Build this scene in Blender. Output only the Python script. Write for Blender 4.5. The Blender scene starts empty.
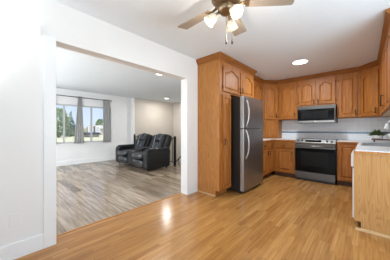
import bpy, bmesh, math, random
from mathutils import Vector, Matrix
random.seed(7)
PI = math.pi
S = bpy.context.scene
C = S.collection

# ------------------------------------------------------------------ camera
cam_d = bpy.data.cameras.new('camera'); cam = bpy.data.objects.new('camera', cam_d); C.objects.link(cam)
cam.location = (0, 0, 1.15)
cam.rotation_euler = (PI/2, 0, math.atan(170/188))
cam_d.sensor_width = 36; cam_d.lens = 36*188/390; cam_d.shift_y = -0.5/390
cam_d.clip_start = 0.05; cam_d.clip_end = 400
S.camera = cam

# ------------------------------------------------------------------ world, daylight, fill lamps, exposure
W = bpy.data.worlds.new('World'); S.world = W; W.use_nodes = True
nt = W.node_tree
tcw = nt.nodes.new('ShaderNodeTexCoord'); spw = nt.nodes.new('ShaderNodeSeparateXYZ'); rw = nt.nodes.new('ShaderNodeValToRGB')
nt.links.new(tcw.outputs['Generated'], spw.inputs[0]); nt.links.new(spw.outputs[2], rw.inputs[0]); nt.links.new(rw.outputs[0], nt.nodes['Background'].inputs[0])
for e, (p, c) in zip(rw.color_ramp.elements, ((0.0, (.70, .83, 1.0)), (.5, (.30, .52, .95)))): e.position = p; e.color = (*c, 1)
nt.nodes['Background'].inputs[1].default_value = 1.0

sun_d = bpy.data.lights.new('sun', 'SUN'); sun_d.energy = 4.5; sun_d.angle = 0.01; sun_d.color = (1, .96, .9)
sun = bpy.data.objects.new('sun', sun_d); C.objects.link(sun); sun.rotation_euler = (math.radians(28), 0, math.radians(75))

def area(name, loc, rot, sx, sy, power, col=(1, 1, 1)):
    d = bpy.data.lights.new(name, 'AREA'); d.shape = 'RECTANGLE'; d.size = sx; d.size_y = sy; d.energy = power; d.color = col
    o = bpy.data.objects.new(name, d); C.objects.link(o); o.location = loc; o.rotation_euler = rot
    return o
COOL = (.84, .93, 1)
# unseen fill lamps added to brighten the rooms; the shared-wall one has no opening
area('patio_fill', (-.3, -4.46, 1.15), (PI/2+math.radians(40), 0, 0), 3.4, 2.1, 66, COOL)
area('dining_fill', (1.86, 1.3, 1.3), (PI/2+math.radians(48), 0, PI/2-math.radians(40)), 2.2, 1.7, 90, (.68, .87, 1))
area('living_fill', (-2.53, -1.1, 1.25), (PI/2+math.radians(10), 0, math.radians(80)), 2.2, 2.0, 175, (.92, .96, 1))
area('living_side_fill', (-7.0, -.9, 1.4), (PI/2+math.radians(5), 0, -PI/2), 2.4, 1.5, 95, (.92, .95, 1))

S.view_settings.view_transform = 'Standard'; S.view_settings.look = 'None'; S.view_settings.gamma = 1
S.view_settings.use_curve_mapping = False
S.view_settings.exposure = 0.2

# ------------------------------------------------------------------ materials
def principled(name, col, rough=.5, metal=0, spec=.5, emit=None, es=0, coat=0):
    m = bpy.data.materials.new(name); m.use_nodes = True
    b = m.node_tree.nodes['Principled BSDF']
    b.inputs['Base Color'].default_value = (*col, 1); b.inputs['Roughness'].default_value = rough
    b.inputs['Metallic'].default_value = metal; b.inputs['Specular IOR Level'].default_value = spec
    b.inputs['Coat Weight'].default_value = coat
    if emit: b.inputs['Emission Color'].default_value = (*emit, 1); b.inputs['Emission Strength'].default_value = es
    return m
class NB:
    def __init__(s, m): s.t = m.node_tree; s.b = s.t.nodes['Principled BSDF']
    def n(s, ty, **kw):
        x = s.t.nodes.new(ty)
        for k, v in kw.items(): setattr(x, k, v)
        return x
    def l(s, a, b): s.t.links.new(a, b)
    def math(s, op, a, b=None):
        x = s.n('ShaderNodeMath', operation=op)
        for i, v in enumerate((a, b)):
            if v is None: continue
            if isinstance(v, (int, float)): x.inputs[i].default_value = v
            else: s.l(v, x.inputs[i])
        return x.outputs[0]
    def ramp(s, fac, stops):
        r = s.n('ShaderNodeValToRGB'); e = r.color_ramp.elements
        while len(e) < len(stops): e.new(.5)
        for el, (p, c) in zip(e, stops): el.position = p; el.color = (*c, 1)
        s.l(fac, r.inputs[0]); return r.outputs[0]
    def mix(s, mode, fac, a, b):
        x = s.n('ShaderNodeMix', data_type='RGBA', blend_type=mode)
        for i, v in ((0, fac), (6, a), (7, b)):
            if isinstance(v, (int, float)): x.inputs[i].default_value = v
            elif isinstance(v, tuple): x.inputs[i].default_value = (*v, 1)
            else: s.l(v, x.inputs[i])
        return x.outputs[2]
def noisy(name, c1, c2, scale, rough=.5, metal=0, spec=.5, bump=0, stretch=(1, 1, 1), coat=0):
    m = principled(name, c1, rough, metal, spec, coat=coat); g = NB(m)
    tc = g.n('ShaderNodeTexCoord'); mp = g.n('ShaderNodeMapping'); mp.inputs['Scale'].default_value = stretch
    g.l(tc.outputs['Object'], mp.inputs[0])
    no = g.n('ShaderNodeTexNoise'); no.inputs['Scale'].default_value = scale; no.inputs['Detail'].default_value = 5
    g.l(mp.outputs[0], no.inputs[0])
    g.l(g.ramp(no.outputs[0], [(.3, c1), (.7, c2)]), g.b.inputs['Base Color'])
    if bump:
        bp = g.n('ShaderNodeBump'); bp.inputs['Strength'].default_value = bump; bp.inputs['Distance'].default_value = .01
        g.l(no.outputs[0], bp.inputs['Height']); g.l(bp.outputs[0], g.b.inputs['Normal'])
    return m
def oak(name, dark, mid, light, axis='z', rough=.45, rings=9):
    m = principled(name, mid, rough, spec=.3); g = NB(m)
    tc = g.n('ShaderNodeTexCoord'); mp = g.n('ShaderNodeMapping'); mp2 = g.n('ShaderNodeMapping')
    k = {'z': (1, 1, .1), 'x': (.1, 1, 1), 'y': (1, .1, 1)}[axis]
    mp.inputs['Scale'].default_value = k; mp2.inputs['Scale'].default_value = tuple(v*1 if v == 1 else .03 for v in k)
    g.l(tc.outputs['Object'], mp.inputs[0]); g.l(tc.outputs['Object'], mp2.inputs[0])
    n1 = g.n('ShaderNodeTexNoise'); n1.inputs['Scale'].default_value = 6; n1.inputs['Detail'].default_value = 2; g.l(mp.outputs[0], n1.inputs[0])
    r = g.math('FRACT', g.math('MULTIPLY', n1.outputs[0], rings))
    n2 = g.n('ShaderNodeTexNoise'); n2.inputs['Scale'].default_value = 130; n2.inputs['Detail'].default_value = 3; g.l(mp2.outputs[0], n2.inputs[0])
    f = g.math('ADD', g.math('MULTIPLY', r, .38), g.math('MULTIPLY', n2.outputs[0], .72))
    g.l(g.ramp(f, [(.15, dark), (.5, mid), (.85, light)]), g.b.inputs['Base Color'])
    return m
def planks(name, along, row, length, cols, grain, gap, gapcol, rough, sheen=.5):
    m = principled(name, cols[0], rough, spec=sheen); g = NB(m)
    tc = g.n('ShaderNodeTexCoord'); sp = g.n('ShaderNodeSeparateXYZ'); g.l(tc.outputs['Object'], sp.inputs[0])
    a, c = (sp.outputs[1], sp.outputs[0]) if along == 'y' else (sp.outputs[0], sp.outputs[1])
    rr = g.math('DIVIDE', c, row); ri = g.math('FLOOR', rr); rf = g.math('FRACT', rr)
    w = g.n('ShaderNodeTexWhiteNoise', noise_dimensions='1D'); g.l(ri, w.inputs['W'])
    aa = g.math('ADD', g.math('DIVIDE', a, length), g.math('MULTIPLY', w.outputs[0], 7.3)); ai = g.math('FLOOR', aa); af = g.math('FRACT', aa)
    cb = g.n('ShaderNodeCombineXYZ'); g.l(ri, cb.inputs[0]); g.l(ai, cb.inputs[1])
    w2 = g.n('ShaderNodeTexWhiteNoise', noise_dimensions='2D'); g.l(cb.outputs[0], w2.inputs['Vector'])
    base = g.ramp(w2.outputs[0], [(i/(len(cols)-1), cc) for i, cc in enumerate(cols)])
    mp = g.n('ShaderNodeMapping'); mp.inputs['Scale'].default_value = (1, .05, 1) if along == 'y' else (.08, 1, 1)
    ad = g.n('ShaderNodeVectorMath', operation='ADD'); g.l(tc.outputs['Object'], ad.inputs[0])
    cb2 = g.n('ShaderNodeCombineXYZ'); g.l(g.math('MULTIPLY', w2.outputs[0], 40), cb2.inputs[2]); g.l(cb2.outputs[0], ad.inputs[1])
    g.l(ad.outputs[0], mp.inputs[0])
    no = g.n('ShaderNodeTexNoise'); no.inputs['Scale'].default_value = 60 if along == 'y' else 28; no.inputs['Detail'].default_value = 4; g.l(mp.outputs[0], no.inputs[0])
    col = g.mix('MULTIPLY', grain, base, g.ramp(no.outputs[0], [(.3, (.45, .4, .36)), (.65, (1.1, 1.1, 1.1))]))
    e1 = g.math('LESS_THAN', rf, gap/row); e2 = g.math('LESS_THAN', af, gap/length)
    g.l(g.mix('MIX', g.math('MULTIPLY', g.math('MAXIMUM', e1, e2), .7), col, gapcol), g.b.inputs['Base Color'])
    return m

M = {}
M['wall'] = noisy('white_wall_paint', (.80, .785, .765), (.82, .805, .785), 4, .6)
M['liv'] = noisy('living_wall_paint', (.80, .80, .79), (.82, .82, .81), 4, .6)
M['beige'] = noisy('beige_wall_paint', (.60, .545, .48), (.62, .565, .50), 4, .6)
M['ceil'] = noisy('ceiling_paint', (.80, .855, .90), (.82, .875, .92), 40, .8, bump=.05)
M['trim'] = principled('white_trim_paint', (.84, .84, .83), .4)
M['vinyl'] = principled('grey_window_frame', (.50, .50, .50), .5)
M['oak'] = oak('oak_cabinet', (.21, .064, .010), (.35, .117, .021), (.45, .168, .034))
M['panel'] = oak('oak_raised_panel', (.24, .075, .012), (.38, .131, .025), (.48, .186, .040))
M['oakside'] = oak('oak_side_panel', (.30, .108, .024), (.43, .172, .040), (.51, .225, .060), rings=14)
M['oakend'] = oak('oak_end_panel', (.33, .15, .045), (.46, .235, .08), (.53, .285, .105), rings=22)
M['oakh'] = oak('oak_rail', (.19, .06, .010), (.29, .098, .018), (.36, .133, .026), axis='x')  # darkened to carry the shade on the crown; drawer fronts share it
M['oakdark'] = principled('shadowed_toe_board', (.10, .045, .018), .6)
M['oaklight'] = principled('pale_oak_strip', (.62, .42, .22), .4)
M['floor'] = planks('oak_strip_floor', 'y', .050, .55, [(.36, .155, .041), (.46, .22, .064), (.41, .186, .052), (.53, .268, .086), (.44, .205, .058), (.38, .167, .045)], .5, .0014, (.14, .055, .018), .2, .45)
M['lvp'] = planks('grey_plank_floor', 'x', .15, 1.22, [(.18, .13, .085), (.38, .30, .215), (.25, .186, .128), (.46, .37, .28), (.30, .228, .16)], .85, .003, (.08, .06, .045), .2, .5)
M['bronze'] = principled('dark_bronze', (.025, .018, .014), .4, .6)
M['steel'] = noisy('brushed_steel', (.30, .285, .27), (.36, .345, .33), 30, .36, .95, stretch=(1, 1, .03))
M['steelb'] = noisy('bright_steel', (.42, .41, .395), (.49, .48, .465), 30, .38, .9, stretch=(1, 1, .03))
M['steeld'] = noisy('dark_steel', (.11, .105, .10), (.15, .142, .135), 30, .4, .95, stretch=(.03, 1, 1))
M['black'] = principled('black_enamel', (.012, .011, .010), .35)
M['blackglass'] = principled('black_glass', (.004, .004, .004), .1, spec=.1)
M['greyglass'] = principled('smoky_glass', (.010, .010, .010), .2, spec=.12)
M['lam'] = noisy('white_laminate', (.72, .71, .70), (.78, .77, .76), 120, .3)
M['appl'] = principled('white_enamel', (.80, .79, .76), .3)
M['leather'] = noisy('charcoal_leather', (.004, .0045, .005), (.008, .009, .010), 40, .36, spec=.45, bump=.06)
M['leatherl'] = noisy('grey_leather', (.012, .014, .016), (.019, .021, .023), 40, .2, spec=.8, bump=.04)
M['piping'] = principled('grey_piping', (.34, .35, .36), .4)
M['curtain'] = noisy('grey_curtain_cloth', (.36, .355, .345), (.43, .425, .415), 60, .85)
M['iron'] = principled('black_iron', (.01, .01, .01), .4)
M['brass'] = principled('antique_brass', (.30, .21, .12), .3, .85)
M['blade'] = oak('pale_oak_blade', (.22, .175, .135), (.29, .24, .19), (.36, .30, .245), axis='x', rings=8)
M['frost'] = principled('frosted_glass_lit', (.62, .55, .43), .25, emit=(1, .80, .55), es=.05)
M['bulb'] = principled('lit_bulb', (1, 1, 1), .5, emit=(1, .9, .72), es=3)
M['lens'] = principled('lit_diffuser', (1, 1, 1), .5, emit=(1, .97, .92), es=5)
M['chrome'] = principled('chrome', (.75, .75, .75), .15, .9)
M['sink'] = principled('sink_composite', (.40, .41, .42), .35, .3)
M['walnut'] = oak('walnut_riser', (.07, .03, .014), (.13, .06, .03), (.2, .1, .05), axis='x')
M['ceramic'] = principled('white_ceramic', (.80, .77, .72), .3)
M['leaf'] = noisy('plant_leaf', (.05, .10, .02), (.14, .20, .06), 30, .5)
M['soil'] = principled('soil', (.04, .025, .015), .9)
M['lawn'] = noisy('lawn_grass', (.50, .46, .27), (.62, .57, .38), .8, .9)
M['hill'] = noisy('dry_hillside', (.42, .40, .28), (.55, .52, .38), .3, .9)
M['conifer'] = noisy('conifer_needles', (.06, .13, .08), (.13, .23, .14), 3, .8)
M['broad'] = noisy('tree_leaves', (.18, .28, .13), (.30, .40, .20), 3, .8)
M['bark'] = principled('bark', (.09, .06, .04), .9)
M['siding'] = noisy('house_siding', (.50, .45, .38), (.56, .51, .44), 3, .8)
M['roof'] = noisy('tan_shingle', (.46, .40, .30), (.54, .47, .36), 8, .9)
M['roofd'] = noisy('dark_shingle', (.05, .055, .065), (.08, .085, .1), 8, .9)
M['street'] = noisy('street_concrete', (.42, .41, .39), (.5, .49, .47), 2, .9)
def tile_mat():
    m = principled('tile', (.7, .69, .68), .3); g = NB(m)
    tc = g.n('ShaderNodeTexCoord'); sp = g.n('ShaderNodeSeparateXYZ'); g.l(tc.outputs['Object'], sp.inputs[0])
    s = g.math('ADD', sp.outputs[0], sp.outputs[1])
    a = g.math('LESS_THAN', g.math('FRACT', g.math('DIVIDE', s, .105)), .045)
    b = g.math('LESS_THAN', g.math('FRACT', g.math('DIVIDE', g.math('SUBTRACT', sp.outputs[2], .914), .105)), .045)
    g.l(g.mix('MIX', g.math('MAXIMUM', a, b), (.82, .82, .825), (.70, .70, .70)), g.b.inputs['Base Color'])
    return m
M['tile'] = tile_mat()
M['bluetile'] = noisy('blue_tile_band', (.10, .16, .23), (.16, .23, .31), 30, .25)
def glass_mat():
    m = bpy.data.materials.new('window_glass'); m.use_nodes = True; t = m.node_tree; t.nodes.clear()
    o = t.nodes.new('ShaderNodeOutputMaterial'); mx = t.nodes.new('ShaderNodeMixShader'); tr = t.nodes.new('ShaderNodeBsdfTransparent'); gl = t.nodes.new('ShaderNodeBsdfGlossy')
    gl.inputs['Roughness'].default_value = .02; mx.inputs[0].default_value = .06
    t.links.new(tr.outputs[0], mx.inputs[1]); t.links.new(gl.outputs[0], mx.inputs[2]); t.links.new(mx.outputs[0], o.inputs[0]); return m
M['glass'] = glass_mat()

# ------------------------------------------------------------------ mesh helpers
class MB:
    def __init__(s): s.bm = bmesh.new()
    def face(s, vs, smooth=False):
        try: f = s.bm.faces.new(vs); f.smooth = smooth; return f
        except ValueError: return None
    def box(s, x0, x1, y0, y1, z0, z1):
        v = [s.bm.verts.new(p) for p in ((x0,y0,z0),(x1,y0,z0),(x1,y1,z0),(x0,y1,z0),(x0,y0,z1),(x1,y0,z1),(x1,y1,z1),(x0,y1,z1))]
        for q in ((3,2,1,0),(4,5,6,7),(0,1,5,4),(1,2,6,5),(2,3,7,6),(3,0,4,7)): s.face([v[i] for i in q])
        return s
    def loft(s, rings, closed=True, caps=True, smooth=False):
        R = [[s.bm.verts.new(p) for p in r] for r in rings]
        n = len(R[0])
        for a, b in zip(R, R[1:]):
            for i in range(n if closed else n-1):
                j = (i+1) % n; s.face([a[i], a[j], b[j], b[i]], smooth)
        if caps: s.face(R[0][::-1]); s.face(R[-1])
        return s
    def prism(s, poly, fa, fb):     # poly of 2-D points; fa, fb map them to the two end faces
        return s.loft([[fa(*p) for p in poly], [fb(*p) for p in poly]])
    def prism_z(s, poly, z0, z1): return s.prism(poly, lambda x, y: (x, y, z0), lambda x, y: (x, y, z1))
    def prism_x(s, poly, x0, x1): return s.prism(poly, lambda y, z: (x0, y, z), lambda y, z: (x1, y, z))
    def tube(s, pts, r, n=8):
        pts = [Vector(p) for p in pts]; rr = r if isinstance(r, (list, tuple)) else [r]*len(pts); rings = []
        up = None
        for i, p in enumerate(pts):
            t = (pts[min(i+1, len(pts)-1)] - pts[max(i-1, 0)]).normalized()
            if up is None: up = Vector((0, 0, 1)) if abs(t.z) < .9 else Vector((1, 0, 0))
            a = t.cross(up).normalized(); up = a.cross(t).normalized()
            rings.append([p + (a*math.cos(k*2*PI/n) + up*math.sin(k*2*PI/n))*rr[i] for k in range(n)])
        return s.loft(rings, smooth=True)
    def lathe(s, prof, c=(0, 0, 0), n=20, mat=None, caps=True):
        rings = []
        for r, z in prof:
            ring = [Vector((r*math.cos(k*2*PI/n), r*math.sin(k*2*PI/n), z)) for k in range(n)]
            if mat: ring = [mat @ p for p in ring]
            rings.append([p + Vector(c) for p in ring])
        return s.loft(rings, caps=caps, smooth=True)
    def pillow(s, c, size, e=.35, rot=None, n=20, m=12):       # a stuffed, rounded block
        sg = lambda v, p: math.copysign(abs(v)**p, v)
        rings = []
        for j in range(m+1):
            ph = -PI/2 + PI*(j if 0 < j < m else (j + (.08 if j == 0 else -.08)))/m
            ring = []
            for k in range(n):
                th = 2*PI*k/n
                p = Vector((size[0]/2*sg(math.cos(ph), e)*sg(math.cos(th), e), size[1]/2*sg(math.cos(ph), e)*sg(math.sin(th), e), size[2]/2*sg(math.sin(ph), e)))
                if rot is not None: p = rot @ p
                ring.append(p + Vector(c))
            rings.append(ring)
        return s.loft(rings, smooth=True)
TM = {}
def build(name, mb, mat, parent=None, world=False, bevel=0):
    bmesh.ops.remove_doubles(mb.bm, verts=mb.bm.verts, dist=1e-6)
    bmesh.ops.recalc_face_normals(mb.bm, faces=mb.bm.faces)
    if world and parent is not None: mb.bm.transform(TM[root_of(parent).name].inverted())
    me = bpy.data.meshes.new(name); mb.bm.to_mesh(me); mb.bm.free()
    o = bpy.data.objects.new(name, me); C.objects.link(o); me.materials.append(M[mat])
    if parent: o.parent = parent
    if bevel:
        b = o.modifiers.new('bevel', 'BEVEL'); b.width = bevel; b.segments = 2; b.limit_method = 'ANGLE'; b.angle_limit = .7
    return o
def root_of(o):
    while o.parent: o = o.parent
    return o
def thing(name, label, cat, loc=(0, 0, 0), rz=0, group=None):
    o = bpy.data.objects.new(name, None); C.objects.link(o); o.location = loc; o.rotation_euler = (0, 0, rz); o.empty_display_size = .1
    o['label'] = label; o['category'] = cat
    if group: o['group'] = group
    TM[o.name] = Matrix.Translation(loc) @ Matrix.Rotation(rz, 4, 'Z')
    return o
def tag(o, label, cat, group=None):
    o['label'] = label; o['category'] = cat
    if group: o['group'] = group
    return o
def struct(name, mb, mat, parent=None, bevel=0):
    o = build(name, mb, mat, parent, bevel=bevel)
    if parent is None: o['kind'] = 'structure'
    return o
def B(*boxes):
    m = MB()
    for b in boxes: m.box(*b)
    return m

# ------------------------------------------------------------------ room shell
XL, XO, YB, XR, ZC = -2.31, -2.47, 5.47, .54, 2.44        # left wall, its far side, back wall, right wall, ceiling
XW, YR, XD, YK = -7.1, -2.4, 1.9, -4.5                              # window wall, rear wall, dining wall
struct('floor_kitchen', B((XO, XD, YK, YB, -.12, 0)), 'floor')
struct('floor_living', B((XW-.1, XO, YR, 4.09, -.12, 0)), 'lvp')
struct('floor_stairwell', B((XW-.1, XO, 4.09, 6.3, -1.4, -1.3)), 'lvp')
struct('ceiling_kitchen', B((XL-.16, XD+.1, YK-.1, YB+.1, ZC, ZC+.1)), 'ceil')
struct('ceiling_living', B((XW-.1, XO, YR-.1, 6.3, ZC, ZC+.1)), 'ceil')
struct('wall_left', B((XO, XL, YK, .466, 0, ZC), (XO, XL, .466, 2.354, 2.043, ZC), (XO, XL, 2.354, 6.3, -1.3, ZC)), 'wall')
struct('wall_back', B((XL, XR+.1, YB, YB+.12, 0, ZC)), 'wall')
struct('wall_right', B((XR, XR+.12, 2.72, YB, 0, ZC), (XR+.12, XD, 2.72, 2.84, 0, ZC)), 'wall')
struct('wall_dining', B((XD, XD+.12, YK, .1, 0, ZC), (XD, XD+.12, 2.5, 2.84, 0, ZC), (XD, XD+.12, .1, 2.5, 0, .4), (XD, XD+.12, .1, 2.5, 2.2, ZC)), 'wall')
struct('wall_rear', B((XO, -2.05, YK-.12, YK, 0, ZC), (1.45, XD+.12, YK-.12, YK, 0, ZC), (-2.05, 1.45, YK-.12, YK, 2.22, ZC),
    (XW, -6.85, YR-.12, YR, 0, ZC), (-3.15, XO, YR-.12, YR, 0, ZC), (-6.85, -3.15, YR-.12, YR, 2.22, ZC), (-6.85, -3.15, YR-.12, YR, 0, .15)), 'wall')
WY0, WY1, WZ0, WZ1 = .85, 3.13, .70, 1.965
struct('wall_window', B((XW-.14, XW, YR, -2.15, 0, ZC), (XW-.14, XW, .35, WY0, 0, ZC), (XW-.14, XW, -2.15, .35, 0, .6), (XW-.14, XW, -2.15, .35, 2.2, ZC), (XW-.14, XW, WY1, 4.0, 0, ZC), (XW-.14, XW, WY0, WY1, 0, WZ0), (XW-.14, XW, WY0, WY1, WZ1, ZC)), 'liv')
struct('wall_stairwell', B((XW-.14, -6.97, 4.03, 6.3, -1.3, ZC), (-6.97, XO, 6.1, 6.3, -1.3, ZC), (XW-.1, XO, 3.97, 4.09, -1.3, -.12)), 'beige')
struct('trim_1', B((XW, -6.95, 3.96, 4.03, -.1, ZC)), 'trim')
struct('trim_2', B((XL, XL+.014, .366, .466, 0, 2.067)), 'trim', bevel=.003)                 # casing of the opening
struct('trim_3', B((XO-.012, XO+.012, .466, 2.354, 0, .004)), 'oakside', bevel=.001)           # floor reducer strip
struct('baseboard_left', B((XL, XL+.014, YK, .366, 0, .145)), 'trim', bevel=.004)
struct('baseboard_window', B((XW, XW+.015, YR, 3.96, 0, .15)), 'trim', bevel=.004)
struct('backsplash', B((-2.31, .54, YB-.008, YB, .914, 1.40), (-1.26, -.42, YB-.008, YB, 1.40, 1.5), (XR-.008, XR, 2.85, YB-.008, .914, 1.40)), 'tile')
struct('trim_4', B((-2.31, .532, YB-.012, YB-.008, 1.06, 1.10), (XR-.012, XR-.008, 2.85, YB-.012, 1.06, 1.10)), 'bluetile')

# living room window
def window(name, x, y0, y1, z0, z1, mulls, t=.045):
    fr = B((x-.10, x-.02, y0, y1, z0, z0+t), (x-.10, x-.02, y0, y1, z1-t, z1), (x-.10, x-.02, y0, y0+t, z0+t, z1-t), (x-.10, x-.02, y1-t, y1, z0+t, z1-t))
    for m in mulls: fr.box(x-.10, x-.02, m-.02, m+.02, z0+t, z1-t)
    f = struct(name, fr, 'vinyl')
    build('glass', B((x-.064, x-.058, y0+.01, y1-.01, z0+.01, z1-.01)), 'glass', f)
    build('sill', B((x-.02, x+.05, y0-.06, y1+.06, z0-.03, z0)), 'trim', f)
    return f
window('window_1', XW, WY0, WY1, WZ0, WZ1, (1.654, 2.467))
w2 = struct('window_added_2', B((-2.05, -1.98, YK-.1, YK-.04, 0, 2.22), (1.38, 1.45, YK-.1, YK-.04, 0, 2.22), (-.34, -.26, YK-.1, YK-.04, 0, 2.22), (-1.98, 1.38, YK-.1, YK-.04, 2.14, 2.22)), 'trim')  # unseen patio door frame, added to give the rear fill an opening
w3 = struct('window_added_3', B((-6.85, -6.78, YR-.1, YR-.04, .15, 2.22), (-3.22, -3.15, YR-.1, YR-.04, .15, 2.22), (-5.04, -4.96, YR-.1, YR-.04, .15, 2.22)), 'trim')  # unseen living room window, added to let more light in
w4 = struct('window_added_4', B((XD+.03, XD+.09, .1, .17, .4, 2.2), (XD+.03, XD+.09, 2.43, 2.5, .4, 2.2), (XD+.03, XD+.09, 1.26, 1.34, .4, 2.2)), 'trim')  # unseen dining window, added for the fill lamp in front of it

# ------------------------------------------------------------------ outdoors
struct('ground', B((-220, XW-.16, -160, 200, -.55, -.25)), 'lawn')
struct('hill', MB().prism([(-130, -.3), (-110, 1.5), (-95, 2.0), (-78, .2), (-70, -.3)], lambda a, b: (a, 28, b), lambda a, b: (a, 140, b)), 'hill')
def tree(label, x, y, h, r, kind, name):
    t = thing(name, label, 'tree', (x, y, -.27))
    build('trunk', MB().tube([(0, 0, 0), (0, 0, h*.6)], [h*.03, h*.015]), 'bark', t)
    m = MB()
    for i in range(900):
        if kind == 'conifer':
            q = random.random()**.6; rr = r*q*(.55+.45*random.random()); z = h*(1-q*.98); sz = .10*h*(.4+q*.5)
        else:
            u = random.random()*2-1; rr = r*math.sqrt(1-u*u)*(.7+.3*random.random()); z = h*.54+u*h*.46; sz = .13*h
        a = random.random()*2*PI; c = Vector((rr*math.cos(a), rr*math.sin(a), z))
        d = [Vector((random.gauss(0, 1), random.gauss(0, 1), random.gauss(0, .6))).normalized()*sz*.6 for _ in range(3)]
        m.face([m.bm.verts.new(c+k) for k in d])
    build('foliage', m, kind, t)
tree('broad dark conifer seen left of the middle curtain', -43.5, 11.2, 5.3, 1.25, 'conifer', 'conifer_tree')
tree('pale green leafy tree at the left edge of the window', -39.5, 8.3, 5.0, 1.5, 'broad', 'leafy_tree')
tree('small leafy tree standing behind the tan roofed house', -62, 24.0, 4.6, 1.5, 'broad', 'leafy_tree')
tree('leafy tree at the right end of the window behind the house', -66, 28.2, 4.0, 1.3, 'broad', 'leafy_tree')
def house(name, label, x, y, w, d, hw, hr, roof, base=-.25):
    t = thing(name, label, 'house', (x, y, base))
    build('wall', B((-d/2, d/2, -w/2, w/2, 0, hw)), 'siding', t)
    build('roof', MB().prism([(-d/2-.4, hw), (d/2+.4, hw), (0, hw+hr)], lambda a, b: (a, -w/2-.4, b), lambda a, b: (a, w/2+.4, b)), roof, t)
    for k in (-.28, .22):
        f = build('window', B((d/2, d/2+.05, w*k-.6, w*k+.6, .9, 2.0)), 'trim', t)
        build('pane', B((d/2+.05, d/2+.06, w*k-.5, w*k+.5, 1.0, 1.9)), 'vinyl', f)
house('house', 'tan roofed house beyond the lawn seen right of the second mullion', -52, 20.8, 6, 6, 1.6, .9, 'roof')
house('shed', 'low dark roofed shed showing beside the middle curtain', -38, 13.1, 1.6, 3, .45, .5, 'roofd')

# ------------------------------------------------------------------ cabinet parts
def rail_arch(w, z, rise, n=20):                 # cathedral curve across a width w, centred on 0
    out = []
    for i in range(n+1):
        t = -1 + 2*i/n; a = abs(t)
        q = min(1, max(0, (.84-a)/.66)); e = q*q*(3-2*q)
        out.append((t*w/2, z + rise*e))
    return out
def pull(parent, x, z, L=.11, y=0, name='handle', label=True):
    m = MB().tube([(x, y-.032, z-L/2), (x, y-.032, z+L/2)], .0065, 8)
    m.tube([(x, y, z-L/2+.012), (x, y-.032, z-L/2+.012)], .005, 6); m.tube([(x, y, z+L/2-.012), (x, y-.032, z+L/2-.012)], .005, 6)
    o = build(name, m, 'bronze', parent)
    o['label'] = 'dark bronze bar pull'; return o
def knob(parent, x, z, y=0):
    m = MB().lathe([(.006, 0), (.006, .014), (.016, .02), (.016, .027), (.008, .031)], (x, y, z), 12, Matrix.Rotation(PI/2, 4, 'X'))
    o = build('knob', m, 'bronze', parent); o['label'] = 'dark bronze round knob'; return o
def door(parent, x0, x1, z0, z1, arch=True, hx=None, hz=None, L=.11, y=0, hinge=None, st=.05):
    w = x1-x0; h = z1-z0; T = .02; cx = (x0+x1)/2; st = min(st, w*.24)
    rise = min(.06, w*.15) if arch else 0
    iw = w-2*st; zt = z1-st-rise
    m = B((x0, x0+st, y-T, y, z0, z1), (x1-st, x1, y-T, y, z0, z1), (x0+st, x1-st, y-T, y, z0, z0+st))
    top = rail_arch(iw, zt, rise)
    rings = []
    for px, pz in top: rings.append([(cx+px, y-T, pz), (cx+px, y-T, z1), (cx+px, y, z1), (cx+px, y, pz)])
    m.loft(rings)
    d = build('door', m, 'oak', parent)
    def outline(ins):
        o = [(cx-iw/2+ins, z0+st+ins), (cx+iw/2-ins, z0+st+ins)]
        a = rail_arch(iw-2*ins, zt-ins, rise)
        return o + [(cx+px, pz) for px, pz in a[::-1]]
    p = MB(); ro = [(a, y-.002, b) for a, b in outline(-.002)]; r1 = [(a, y-.003, b) for a, b in outline(.012)]; r2 = [(a, y-.017, b) for a, b in outline(min(.034, iw*.2))]
    p.loft([ro, r1, r2], caps=False)
    vs = [v for v in p.bm.verts][-len(r2):]; p.face(vs)
    build('raised_panel', p, 'panel', d)
    if hx is not None: pull(d, hx, hz, L, y-T)
    if hinge is not None:
        for zz in (z0+.07, z1-.07): build('hinge', MB().tube([(hinge, y-.012, zz-.022), (hinge, y-.012, zz+.022)], .006, 6), 'bronze', d)
    return d
def drawer(parent, x0, x1, z0, z1, y=0):
    m = B((x0, x1, y-.018, y, z0, z1)); d = build('drawer', m, 'oakh', parent, bevel=.005)
    knob(d, (x0+x1)/2, (z0+z1)/2, y-.018); return d
CROWN = [(0, 2.34), (.012, 2.34), (.013, 2.358), (.020, 2.365), (.046, 2.402), (.052, 2.41), (.054, ZC-.003), (0, ZC-.003)]
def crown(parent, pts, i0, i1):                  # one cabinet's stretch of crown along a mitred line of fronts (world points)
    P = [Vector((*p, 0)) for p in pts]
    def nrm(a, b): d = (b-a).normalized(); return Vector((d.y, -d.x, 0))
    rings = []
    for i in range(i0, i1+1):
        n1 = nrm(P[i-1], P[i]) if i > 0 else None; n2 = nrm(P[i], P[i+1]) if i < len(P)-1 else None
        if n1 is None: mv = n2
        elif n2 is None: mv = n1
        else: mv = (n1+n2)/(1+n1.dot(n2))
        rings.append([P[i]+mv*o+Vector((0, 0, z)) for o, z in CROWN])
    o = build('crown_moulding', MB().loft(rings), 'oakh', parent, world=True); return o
TALL = [(XL+.002, 2.63), (-1.82, 2.63), (-1.82, 3.95), (-1.99, 3.95)]
RUN = [(-1.99, 3.955), (-1.99, 4.86), (-1.70, 5.15), (-1.235, 5.15), (-.455, 5.15), (-.07, 5.15), (.22, 4.86), (.22, 2.86)]
UZ0, UZ1, DZ0, DZ1 = 1.40, ZC-.004, 1.418, 2.285

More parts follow.
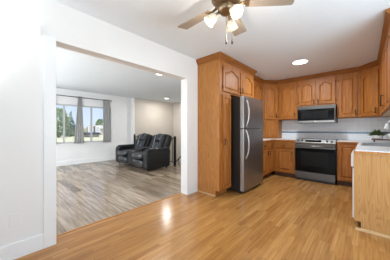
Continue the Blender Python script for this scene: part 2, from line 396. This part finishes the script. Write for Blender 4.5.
# tall cabinet round the refrigerator
t = thing('tall_cabinet', 'tall oak cabinet unit with end panel surrounding the refrigerator', 'cabinet', (-1.82, 2.63, 0), PI/2)
m = MB().prism_x([(0, .1), (0, UZ1), (.488, UZ1), (.488, 0), (.085, 0), (.085, .1)], 0, .345)
m.box(.345, 1.318, 0, .488, 1.79, UZ1); m.box(1.30, 1.318, 0, .488, 0, 1.79)
build('body', m, 'oak', t)
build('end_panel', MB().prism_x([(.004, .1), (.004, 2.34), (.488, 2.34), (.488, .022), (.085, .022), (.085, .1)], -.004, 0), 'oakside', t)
build('base_strip', B((-.008, 0, .085, .488, 0, .022)), 'oaklight', t)
door(t, .07, .335, .125, 1.755, False, .105, .935, .10, hinge=.34, st=.05)
door(t, .09, .66, 1.815, 2.265, True, .635, 1.90, .10, hinge=.083)
door(t, .70, 1.25, 1.815, 2.265, True, .725, 1.90, .10, hinge=1.257)
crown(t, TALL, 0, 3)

# wall cabinets
def ubody(t, w, d=.318, z0=UZ0): build('body', B((0.001, w-.001, 0, d, z0, UZ1)), 'oak', t)
t = thing('wall_cabinet', 'oak wall cabinet behind the refrigerator on the left wall', 'cabinet', (-1.99, 3.955, 0), PI/2)
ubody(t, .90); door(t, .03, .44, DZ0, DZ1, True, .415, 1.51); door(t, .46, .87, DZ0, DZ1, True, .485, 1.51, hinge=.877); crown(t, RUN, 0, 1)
t = thing('corner_wall_cabinet', 'diagonal oak corner wall cabinet just right of the refrigerator', 'cabinet', (-1.99, 4.86, 0), PI/4)
build('body', MB().prism_z([(-1.99, 4.86), (-1.70, 5.15), (-1.70, YB-.002), (XL+.002, YB-.002), (XL+.002, 4.86)], UZ0, UZ1), 'oak', t, world=True)
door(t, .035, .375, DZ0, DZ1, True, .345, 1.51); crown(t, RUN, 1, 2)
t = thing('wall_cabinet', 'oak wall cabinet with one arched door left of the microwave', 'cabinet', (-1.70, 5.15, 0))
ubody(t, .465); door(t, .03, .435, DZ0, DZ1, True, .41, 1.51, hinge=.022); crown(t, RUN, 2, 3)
t = thing('wall_cabinet', 'short oak wall cabinet with two arched doors above the microwave', 'cabinet', (-1.235, 5.15, 0))
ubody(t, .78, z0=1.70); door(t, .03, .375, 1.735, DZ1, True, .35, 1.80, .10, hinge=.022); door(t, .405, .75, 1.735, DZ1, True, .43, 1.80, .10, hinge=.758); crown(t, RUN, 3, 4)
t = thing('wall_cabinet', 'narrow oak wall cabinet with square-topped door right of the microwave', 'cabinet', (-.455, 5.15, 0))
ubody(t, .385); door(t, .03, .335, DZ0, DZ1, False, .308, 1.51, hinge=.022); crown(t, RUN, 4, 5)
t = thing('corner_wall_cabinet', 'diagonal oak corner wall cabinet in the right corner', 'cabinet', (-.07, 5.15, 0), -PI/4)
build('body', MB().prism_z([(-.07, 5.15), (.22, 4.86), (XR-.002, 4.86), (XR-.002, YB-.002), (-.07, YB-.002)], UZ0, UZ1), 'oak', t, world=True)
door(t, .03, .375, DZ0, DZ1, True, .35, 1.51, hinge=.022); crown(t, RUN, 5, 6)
t = thing('wall_cabinet', 'oak wall cabinet at the right edge above the sink', 'cabinet', (.22, 4.86, 0), -PI/2)
ubody(t, 2.0); door(t, .06, .50, DZ0, DZ1, True); door(t, .53, .97, DZ0, DZ1, True)
build('bottom_panel', B((.02, 1.98, .01, .31, UZ0-.004, UZ0)), 'oaklight', t)  # paler wood stands in for light bounced up from the counter
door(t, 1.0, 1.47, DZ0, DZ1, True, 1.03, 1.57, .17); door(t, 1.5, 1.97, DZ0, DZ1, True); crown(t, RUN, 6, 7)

# appliance garage in the corner
t = thing('appliance_garage', 'oak appliance garage standing on the corner counter', 'cabinet', (-1.99, 4.86, .914), PI/4)
build('body', MB().prism_z([(-1.99, 4.86), (-1.70, 5.15), (-1.70, YB-.014), (XL+.014, YB-.014), (XL+.014, 4.86)], .914, UZ0-.002), 'oak', t, world=True)
d = build('door', B((.03, .38, -.016, 0, .03, .46)), 'oak', t); build('raised_panel', B((.075, .335, -.02, -.016, .08, .41)), 'panel', d, bevel=.004)

# base cabinets
def bbody(t, w, d=.60, x0=0): 
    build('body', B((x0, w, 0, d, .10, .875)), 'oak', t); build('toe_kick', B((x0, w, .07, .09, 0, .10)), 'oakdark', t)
t = thing('base_cabinet', 'oak base cabinet partly hidden behind the refrigerator', 'cabinet', (-1.70, 3.955, 0), PI/2)
bbody(t, .89, .605); drawer(t, .03, .43, .70, .845); drawer(t, .47, .85, .70, .845)
door(t, .03, .43, .125, .675, False, .405, .60, .09); door(t, .47, .85, .125, .675, False, .50, .60, .09)
t = thing('base_cabinet', 'oak base cabinet with one drawer left of the range', 'cabinet', (-1.698, 4.85, 0))
bbody(t, .485, .615); drawer(t, .045, .45, .70, .845); door(t, .045, .45, .125, .675, False, .425, .60, .09, hinge=.038)
t = thing('base_cabinet', 'oak base cabinet between the range and the sink counter', 'cabinet', (-.435, 4.85, 0))
bbody(t, .36, .615); door(t, .03, .32, .125, .845, False, .29, .72, .09)
t = thing('sink_cabinet', 'oak sink base cabinet with broad plain end panel facing the room', 'cabinet', (-.075, 4.83, 0), -PI/2)
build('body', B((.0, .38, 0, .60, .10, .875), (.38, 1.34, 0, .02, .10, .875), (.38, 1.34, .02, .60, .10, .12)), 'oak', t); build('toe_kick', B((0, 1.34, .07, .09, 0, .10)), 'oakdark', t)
door(t, .36, .83, .125, .675, False, .80, .60, .09); door(t, .85, 1.32, .125, .675, False, .88, .60, .09)
build('false_front', B((.36, 1.32, -.018, 0, .70, .845)), 'oakh', t)
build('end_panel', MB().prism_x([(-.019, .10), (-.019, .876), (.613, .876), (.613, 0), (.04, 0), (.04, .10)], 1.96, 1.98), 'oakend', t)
build('base_strip', B((1.98, 1.99, -.005, .613, 0, .03)), 'oaklight', t)

# dishwasher
t = thing('dishwasher', 'white dishwasher seen edge on beside the oak end panel', 'dishwasher', (-.075, 3.485, 0), -PI/2)
build('tub', B((.005, .60, 0, .58, .105, .872)), 'appl', t); build('door', B((.005, .60, -.035, 0, .115, .70)), 'appl', t, bevel=.006)
build('control_panel', B((.005, .60, -.048, 0, .71, .87)), 'appl', t, bevel=.01); build('toe_panel', B((.005, .60, .03, .05, 0, .105)), 'black', t)

# worktops
def slab(polys, z0=.876, z1=.914):
    m = MB()
    for b in polys: m.box(*b, z0, z1)
    return m
o = build('countertop', slab([(-2.308, -1.685, 3.955, 5.462), (-1.685, -1.213, 4.84, 5.462)]), 'lam'); tag(o, 'pale laminate countertop wrapping the left corner beside the range', 'countertop')
build('edge_trim', slab([(-1.685, -1.672, 3.955, 4.84), (-1.685, -1.213, 4.827, 4.84)], .878, .904), 'oakside', o, bevel=.003)
SX0, SX1, SY0, SY1 = -.045, .40, 3.66, 4.45
o = build('countertop', slab([(-.435, -.085, 4.84, 5.462), (-.085, SX0+.012, 2.845, 5.462), (SX1-.012, .531, 2.845, 5.462), (SX0+.012, SX1-.012, 2.845, SY0+.012), (SX0+.012, SX1-.012, SY1-.012, 5.462)]), 'lam')
tag(o, 'pale laminate countertop holding the sink on the right', 'countertop')
build('edge_trim', slab([(-.435, -.098, 4.827, 4.84), (-.098, -.085, 2.832, 4.84), (-.085, .531, 2.832, 2.845)], .878, .904), 'oakside', o, bevel=.003)

# sink and tap
t = thing('kitchen_sink', 'grey basin sink set into the right countertop', 'sink', ((SX0+SX1)/2, (SY0+SY1)/2, .914))
hx, hy = (SX1-SX0)/2, (SY1-SY0)/2; k = .03
build('rim', B((-hx, hx, -hy, -hy+k, 0, .008), (-hx, hx, hy-k, hy, 0, .008), (-hx, -hx+k, -hy+k, hy-k, 0, .008), (hx-k, hx, -hy+k, hy-k, 0, .008)), 'steelb', t, bevel=.003)
build('basin', B((-hx+k-.004, -hx+k, -hy+k, hy-k, -.19, .004), (hx-k, hx-k+.004, -hy+k, hy-k, -.19, .004), (-hx+k, hx-k, -hy+k-.004, -hy+k, -.19, .004), (-hx+k, hx-k, hy-k, hy-k+.004, -.19, .004), (-hx+k, hx-k, -hy+k, hy-k, -.194, -.19)), 'sink', t)
build('drain', MB().lathe([(.001, -.186), (.04, -.186), (.045, -.19)], (0, 0, 0), 16), 'chrome', t)
t = thing('kitchen_faucet', 'pale gooseneck kitchen faucet at the right edge behind the sink', 'faucet', (.445, 3.98, .914))
build('base', MB().lathe([(.028, 0), (.028, .02), (.018, .035)], n=14), 'chrome', t)
pts = [(0, 0, .03), (0, 0, .30)] + [(-.10+.10*math.cos(a), 0, .30+.10*math.sin(a)) for a in [PI*i/8 for i in range(1, 8)]]
build('spout', MB().tube(pts + [(-.202, 0, .30)], .012, 10), 'chrome', t)
build('spray_head', MB().tube([(-.202, 0, .325), (-.205, 0, .285), (-.208, 0, .24)], [.013, .021, .032], 12), 'trim', t)
build('lever', MB().tube([(0, 0, .08), (.0, -.03, .09), (0, -.09, .12)], [.009, .008, .006], 8), 'chrome', t)

# ------------------------------------------------------------------ range
t = thing('range', 'stainless slide-in range with black glass oven door', 'stove', (-.825, 4.80, 0)); w = .378
build('body', B((-w, w, .03, .655, .06, .905)), 'black', t)
build('cooktop', B((-w, w, .03, .655, .905, .922)), 'blackglass', t, bevel=.003)
build('rear_trim', B((-w, w, .60, .655, .922, .932)), 'steel', t)
for bx, by, r in ((-.19, .17, .10), (.19, .17, .085), (-.19, .44, .075), (.19, .44, .10)):
    b = MB().lathe([(r, .9222), (r-.006, .9226)], (bx, by, 0), 28, caps=False); build('burner_ring', b, 'greyglass', t)
cp = build('control_panel', MB().prism_x([(-.022, .835), (-.030, .86), (.035, .928), (.05, .922), (.05, .835)], -w, w), 'steel', t)
nrm = Vector((0, -.72, .69)); tilt = Matrix.Rotation(math.radians(46), 4, 'X')
def oncp(s, off=0): return Vector((0, -.030+.065*s, .86+.068*s)) + nrm*off
dm = MB(); q = [oncp(.22, .001), oncp(.82, .001)]
dm.box(-.16, .12, -.001, .001, 0, .001); dm = MB(); dm.loft([[(-.17, *q[0].yz), (.13, *q[0].yz), (.13, *q[1].yz), (-.17, *q[1].yz)], [(-.17, *(q[0]+nrm*.002).yz), (.13, *(q[0]+nrm*.002).yz), (.13, *(q[1]+nrm*.002).yz), (-.17, *(q[1]+nrm*.002).yz)]])
build('display', dm, 'blackglass', cp)
for kx in (-.31, -.235, .235, .31):
    c = oncp(.5); build('knob', MB().lathe([(.026, 0), (.024, .012), (.019, .026), (.012, .029)], (kx, c.y, c.z), 16, tilt), 'steeld', cp)
od = build('oven_door', B((-w+.004, w-.004, -.020, .03, .215, .825)), 'blackglass', t, bevel=.004)
build('door_rail', B((-w+.004, w-.004, -.024, -.019, .735, .825)), 'steeld', od)
build('window', B((-.26, .26, -.023, -.0195, .34, .66)), 'greyglass', od)
hm = MB().tube([(-.34, -.062, .785), (.34, -.062, .785)], .013, 10)
for sx in (-.31, .31): hm.tube([(sx, -.02, .785), (sx, -.062, .785)], .008, 8)
build('handle', hm, 'steel', od)
build('drawer', B((-w+.004, w-.004, -.018, .03, .055, .205)), 'steeld', t, bevel=.004)
build('kick_panel', B((-w+.02, w-.02, .05, .07, 0, .06)), 'black', t)

# ------------------------------------------------------------------ microwave
t = thing('microwave', 'stainless over-the-range microwave with dark window', 'microwave', (-.845, 5.06, 1.305)); w = .378
build('case', B((-w, w, .03, .40, 0, .392)), 'black', t)
fd = build('door', B((-w+.012, w, 0, .03, .0, .392)), 'black', t, bevel=.004)
build('window', B((-w+.016, w-.03, -.004, 0, .055, .315)), 'blackglass', fd)
build('window_screen', B((-w+.09, w-.14, -.006, -.004, .10, .27)), 'greyglass', fd)
build('vent_strip', B((-w+.012, w, -.006, 0, .322, .39)), 'steeld', fd)
build('bottom_strip', B((-w+.012, w, -.006, 0, .004, .05)), 'steel', fd)
build('handle', B((w-.026, w-.002, -.02, 0,   .02, .318)), 'steeld', fd, bevel=.006)
build('badge', B((-.02, .02, -.009, -.006, .020, .034)), 'trim', fd)

# ------------------------------------------------------------------ refrigerator
t = thing('refrigerator', 'stainless top-freezer refrigerator with black sides', 'refrigerator', (-1.575, 3.445, 0), PI/2); w = .43
build('case', B((-w, w, .075, .70, .035, 1.735)), 'black', t, bevel=.006)
build('foot_grille', B((-w+.02, w-.02, .06, .10, .01, .07)), 'black', t)
for z0, z1, nm in ((.06, 1.158, 'fridge_door'), (1.172, 1.745, 'freezer_door')):
    poly = [(-w, .065), (-w, .018)] + [(-w+.02-.02*math.cos(a), .018-.018*math.sin(a)) for a in (.4, .8, 1.2)]
    poly += [(-w+.03, 0), (0, -.008), (w-.03, 0)] + [(w-.02+.02*math.cos(a), .018-.018*math.sin(a)) for a in (1.2, .8, .4)] + [(w, .018), (w, .065)]
    dd = build(nm, MB().prism_z(poly, z0, z1), 'steel', t)
    zz = (1.19, 1.70) if nm == 'freezer_door' else (.62, 1.145)
    hp = []
    for i in range(11):
        s = i/10; bow = math.sin(PI*s)**.6
        hp.append((-w+.055+.02*math.sin(PI*s), -.006-.055*bow, zz[0]+(zz[1]-zz[0])*s))
    build('handle', MB().tube(hp, .014, 10), 'steelb', dd)
    build('door_edge', B((-w-.0015, -w+.001, .016, .066, z0+.004, z1-.004)), 'steelb', dd)
for sx in (-w+.06, w-.06): build('foot', MB().lathe([(.02, 0), (.02, .012), (.012, .04)], (sx, .12, 0), 10), 'black', t)
build('hinge_cap', B((w-.09, w-.02, .02, .14, 1.745, 1.765)), 'black', t)

# ------------------------------------------------------------------ counter objects
t = thing('wooden_riser', 'dark wooden riser tray on the counter in the right corner', 'tray', (.30, 4.93, .914))
build('board', B((-.21, .21, -.09, .09, .035, .055)), 'walnut', t, bevel=.004)
for sx in (-.17, .18):
    for sy in (-.065, .065): build('leg', MB().tube([(sx, sy, 0), (sx, sy, .036)], [.009, .013], 8), 'walnut', t)
t = thing('potted_plant', 'small leafy green plant in a white pot on the wooden riser', 'plant', (.17, 4.92, .969))
build('pot', MB().lathe([(.05, 0), (.076, .03), (.08, .075), (.073, .08), (.066, .066)], n=20), 'ceramic', t)
build('soil', MB().lathe([(.001, .066), (.064, .066)], n=14), 'soil', t)
lm = MB()
for i in range(130):
    a = random.random()*2*PI; el = .15+random.random()*1.1; L = .09+.07*random.random()
    d = Vector((math.cos(a)*math.cos(el), math.sin(a)*math.cos(el), math.sin(el))); s = Vector((-math.sin(a), math.cos(a), 0))*.017
    p0 = Vector((.02*math.cos(a), .02*math.sin(a), .065)); p1 = p0+d*L*.6; p2 = p0+d*L+Vector((0, 0, -.015))
    v = [lm.bm.verts.new(p) for p in (p0, p1+s, p2, p1-s)]; lm.face(v)
build('leaves', lm, 'leaf', t)
o = build('canister', MB().lathe([(.055, 0), (.072, .02), (.076, .09), (.072, .105), (.066, .10), (.062, .02), (.001, .012)], (.375, 4.92, .969), 24), 'ceramic'); tag(o, 'round white ceramic crock right of the potted plant', 'crock')

# ------------------------------------------------------------------ wall fittings
o = build('wall_plate', B((XL, XL+.003, .129, .205, .285, .405)), 'wall', bevel=.002); tag(o, 'white outlet plate low on the near white wall', 'wall plate')
o = build('wall_plate', B((XW, XW+.006, 2.56, 2.635, .325, .44)), 'trim', bevel=.003); tag(o, 'white outlet plate under the living room window', 'wall plate')
o = build('wall_bracket', B((XL, XL+.012, .325, .347, 2.04, 2.14)), 'trim', bevel=.003); tag(o, 'slim white bracket on the wall above the opening casing', 'bracket')

# ------------------------------------------------------------------ ceiling lights
def downlight(label, x, y, power, r=.085, col=(1, .98, .94)):
    t = thing('recessed_light', label, 'light', (x, y, ZC), 0, 'recessed ceiling lights')
    build('trim_ring', MB().lathe([(r, 0), (r+.018, -.001), (r+.02, -.006), (r, -.008)], n=28, caps=False), 'trim', t)
    build('diffuser', MB().lathe([(.001, -.006), (r, -.006), (r, -.001)], n=28), 'lens', t)
    d = bpy.data.lights.new('downlight', 'AREA'); d.shape = 'DISK'; d.size = .16; d.energy = power; d.color = col
    o = bpy.data.objects.new('downlight', d); C.objects.link(o); o.location = (0, 0, -.012); o.parent = t
downlight('round recessed light in the kitchen ceiling', -.92, 4.01, 34, .125, (.78, .90, 1))
downlight('nearer recessed light in the living room ceiling', -3.52, 2.69, 22)
downlight('farther recessed light in front of the beige wall', -6.1, 5.0, 22)

# ------------------------------------------------------------------ ceiling fan
FX, FY = -.905, 1.405
t = thing('ceiling_fan', 'brass ceiling fan with pale wood blades and lit glass shades', 'fan', (FX, FY, ZC))
build('canopy', MB().lathe([(.001, 0), (.075, 0), (.07, -.03), (.05, -.05), (.05, -.065)], n=24), 'brass', t)
build('motor', MB().lathe([(.05, -.06), (.10, -.075), (.125, -.10), (.125, -.16), (.10, -.19), (.06, -.205)], n=28), 'brass', t)
build('light_kit', MB().lathe([(.055, -.20), (.07, -.215), (.07, -.25), (.045, -.275), (.02, -.285)], n=24), 'brass', t)
for k in range(5):
    a = math.radians(178+72*k); ca, sa = math.cos(a), math.sin(a)
    R = Matrix.Rotation(a, 4, 'Z') @ Matrix.Translation((0, 0, -.185)) @ Matrix.Rotation(math.radians(-12), 4, 'X')
    arm = MB().loft([[(.08, -.02, .0), (.08, .02, .0), (.08, .02, .008), (.08, -.02, .008)], [(.15, -.012, -.01), (.15, .012, -.01), (.15, .012, -.003), (.15, -.012, -.003)], [(.20, -.045, -.01), (.20, .045, -.01), (.20, .045, -.004), (.20, -.045, -.004)]])
    arm.bm.transform(R); b = build('blade_arm', arm, 'brass', t)
    bl = MB().prism_z([(.17, -.05), (.48, -.072), (.565, -.074), (.575, -.065), (.575, .065), (.565, .074), (.48, .072), (.17, .05)], -.004, .004)
    o = build('blade', bl, 'blade', t); o.matrix_local = R
for k, a in enumerate((98, 218, 338)):
    a = math.radians(a-0); d = Vector((math.cos(a), math.sin(a), 0))
    p0 = d*.05+Vector((0, 0, -.25)); p1 = d*.075+Vector((0, 0, -.27))
    ax = (d*.70+Vector((0, 0, -.68))).normalized()
    Rm = Vector((0, 0, 1)).rotation_difference(ax).to_matrix().to_4x4()
    arm = build('lamp_arm', MB().tube([p0, p1, p1+ax*.03], [.011, .011, .02], 10), 'brass', t)
    sh = build('lamp_shade', MB().lathe([(.020, .0), (.032, .010), (.042, .035), (.045, .06), (.054, .088), (.051, .088), (.041, .06), (.038, .036), (.026, .012)], p1+ax*.02, 20, Rm, caps=False), 'frost', t)
    build('bulb', MB().lathe([(.012, .015), (.018, .035), (.022, .052), (.016, .068), (.003, .075)], p1+ax*.02, 14, Rm), 'bulb', sh)
    ld = bpy.data.lights.new('bulb_light', 'POINT'); ld.energy = 4; ld.shadow_soft_size = .03; ld.color = (1, .90, .78)
    lo = bpy.data.objects.new('bulb_light', ld); C.objects.link(lo); lo.parent = t; lo.location = p1+ax*.19
for dx, dy, L in ((-.005, .012, .225), (.035, .045, .225)):
    c = build('pull_chain', MB().tube([(dx, dy, -.275), (dx, dy, -.275-L)], .0022, 5), 'brass', t)
    build('pull_weight', MB().tube([(dx, dy, -.275-L), (dx, dy, -.275-L-.035)], [.006, .007], 8), 'bronze', c)

# ------------------------------------------------------------------ curtains
t = thing('curtain_rod', 'dark metal curtain rod across the living room window', 'curtain rod', (XW+.07, 2.0, 2.215))
build('rod', MB().tube([(0, -1.1, 0), (0, 1.11, 0)], .011, 8), 'iron', t)
for yy in (-1.11, 1.12): build('finial', MB().pillow((0, yy, 0), (.035, .035, .035), 1), 'iron', t)
for yy in (-1.0, .0, 1.03): build('bracket', B((-.068, .0, yy-.008, yy+.008, -.014, .008)), 'iron', t)
def curtain(label, y0t, y1t, y0b, y1b, folds):
    m = MB(); n = folds*8; rows = 14; rings = []
    for j in range(rows+1):
        s = j/rows; z = 2.245-(2.245-.69)*s; a0 = y0t+(y0b-y0t)*s; a1 = y1t+(y1b-y1t)*s; r = []
        for i in range(n+1):
            u = i/n; off = .028*math.sin(u*folds*2*PI)*(.7+.3*s)
            r.append((XW+.075+off+.004*(1), a0+(a1-a0)*u, z))
        r += [(p[0]-.006, p[1], p[2]) for p in r[::-1]]
        rings.append(r)
    m.loft(rings, smooth=True); o = build('curtain', m, 'curtain'); tag(o, label, 'curtain', 'grey curtains at the living room window'); return o
curtain('grey curtain panel hanging in the middle of the living room window', 2.02, 2.125, 1.89, 2.20, 4)
curtain('grey curtain panel hanging at the right end of the living room window', 2.81, 3.045, 2.81, 3.09, 4)
curtain('grey curtain panel barely showing at the left end of the window', 1.15, 1.41, 1.12, 1.435, 4)

# ------------------------------------------------------------------ stair railing
t = thing('stair_railing', 'black metal stair railing running behind the loveseat', 'railing', (-4.50, 4.02, 0))
build('newel_post', B((-.03, .03, -.03, .03, 0, .93)), 'iron', t, bevel=.004)
build('end_post', B((-2.49, -2.43, -.03, .03, 0, .96)), 'iron', t)
build('top_rail', B((-2.43, -.03, -.018, .018, .86, .885)), 'iron', t); build('bottom_rail', B((-2.43, -.03, -.012, .012, .09, .11)), 'iron', t)
x = -.12
while x > -2.4:
    build('baluster', B((x-.008, x+.008, -.008, .008, .11, .86)), 'iron', t); x -= .15
t = thing('stair_handrail', 'short black handrail rising right of the railing newel post', 'handrail', (-4.95, 4.6, 0))
build('rail', MB().tube([(-.20, 0, -.08), (.28, 0, .34)], .02, 8), 'iron', t)
build('support', MB().tube([(0, 0, -1.3), (0, 0, .12)], .012, 8), 'iron', t)

# ------------------------------------------------------------------ loveseat
t = thing('reclining_loveseat', 'charcoal leather reclining loveseat with centre console', 'sofa', (-5.27, 2.86, 0), math.radians(-2))
HW = .98
build('base', B((-HW+.05, HW-.05, .10, .80, .07, .30)), 'leather', t, bevel=.02)
def arm(s):
    x0, x1 = (HW-.20, HW) if s > 0 else (-HW, -HW+.20)
    prof = [(.02, .05), (.0, .15), (0, .40)] + [(.13-.13*math.cos(a), .48+.14*math.sin(a)) for a in (0, .4, .8, 1.2, PI/2)] + [(.5, .60), (.76, .60), (.82, .55), (.80, .07)]
    a = build('arm', MB().prism_x(prof, x0, x1), 'leather', t, bevel=.035)
    xi, xo = (x1-.004, x1+.006) if s > 0 else (x0-.006, x0+.004)
    build('arm_side_panel', MB().prism_x([(.12, .14), (.12, .42), (.2, .5), (.74, .5), (.74, .14)], xi, xo), 'leather', a, bevel=.005)
    build('arm_pad', MB().pillow(((x0+x1)/2, .44, .605), (.19, .72, .06), .5), 'leatherl', a)
arm(1); arm(-1)
for s in (-1, 1):
    cx = s*.48; sw = .56
    build('seat', MB().pillow((cx, .36, .41), (sw, .66, .17), .4), 'leather', t)
    build('footrest', MB().pillow((cx, .05, .195), (sw, .12, .22), .45), 'leatherl', t)
    f = build('front_roll', MB().pillow((cx, .05, .40), (sw, .20, .17), .55), 'leatherl', t)
    tl = Matrix.Rotation(math.radians(-21), 4, 'X')
    bk = build('backrest', MB().pillow((cx+s*.03, .80, .66), (sw+.16, .22, .70), .3, tl), 'leather', t)
    build('lumbar_pad', MB().pillow((cx, .655, .58), (sw*.46, .14, .36), .4, tl), 'leatherl', bk)
    build('headrest', MB().pillow((cx, .81, .885), (sw*.60, .20, .27), .6, tl), 'leatherl', bk)
    for q in (-1, 1):
        build('side_bolster', MB().pillow((cx+q*sw*.42, .70, .67), (.14, .18, .66), .5, tl), 'leather', bk)
        build('piping', MB().tube([(cx+q*sw*.28, .575, .45), (cx+q*sw*.27, .655, .70), (cx+q*sw*.33, .75, .98)], .011, 6), 'piping', bk)
cs = build('console', B((-.20, .20, .04, .78, .10, .50)), 'leather', t, bevel=.03)
build('console_lid', MB().pillow((0, .52, .53), (.36, .46, .11), .35), 'leather', cs)
for sx in (-.085, .085): build('cup_holder', MB().lathe([(.047, .50), (.05, .512), (.042, .512), (.04, .44), (.001, .44)], (sx, .17, 0), 18), 'steeld', cs)
for sx in (-HW+.1, HW-.1):
    for sy in (.12, .74): build('foot', MB().tube([(sx, sy, 0), (sx, sy, .09)], [.018, .024], 8), 'black', t)
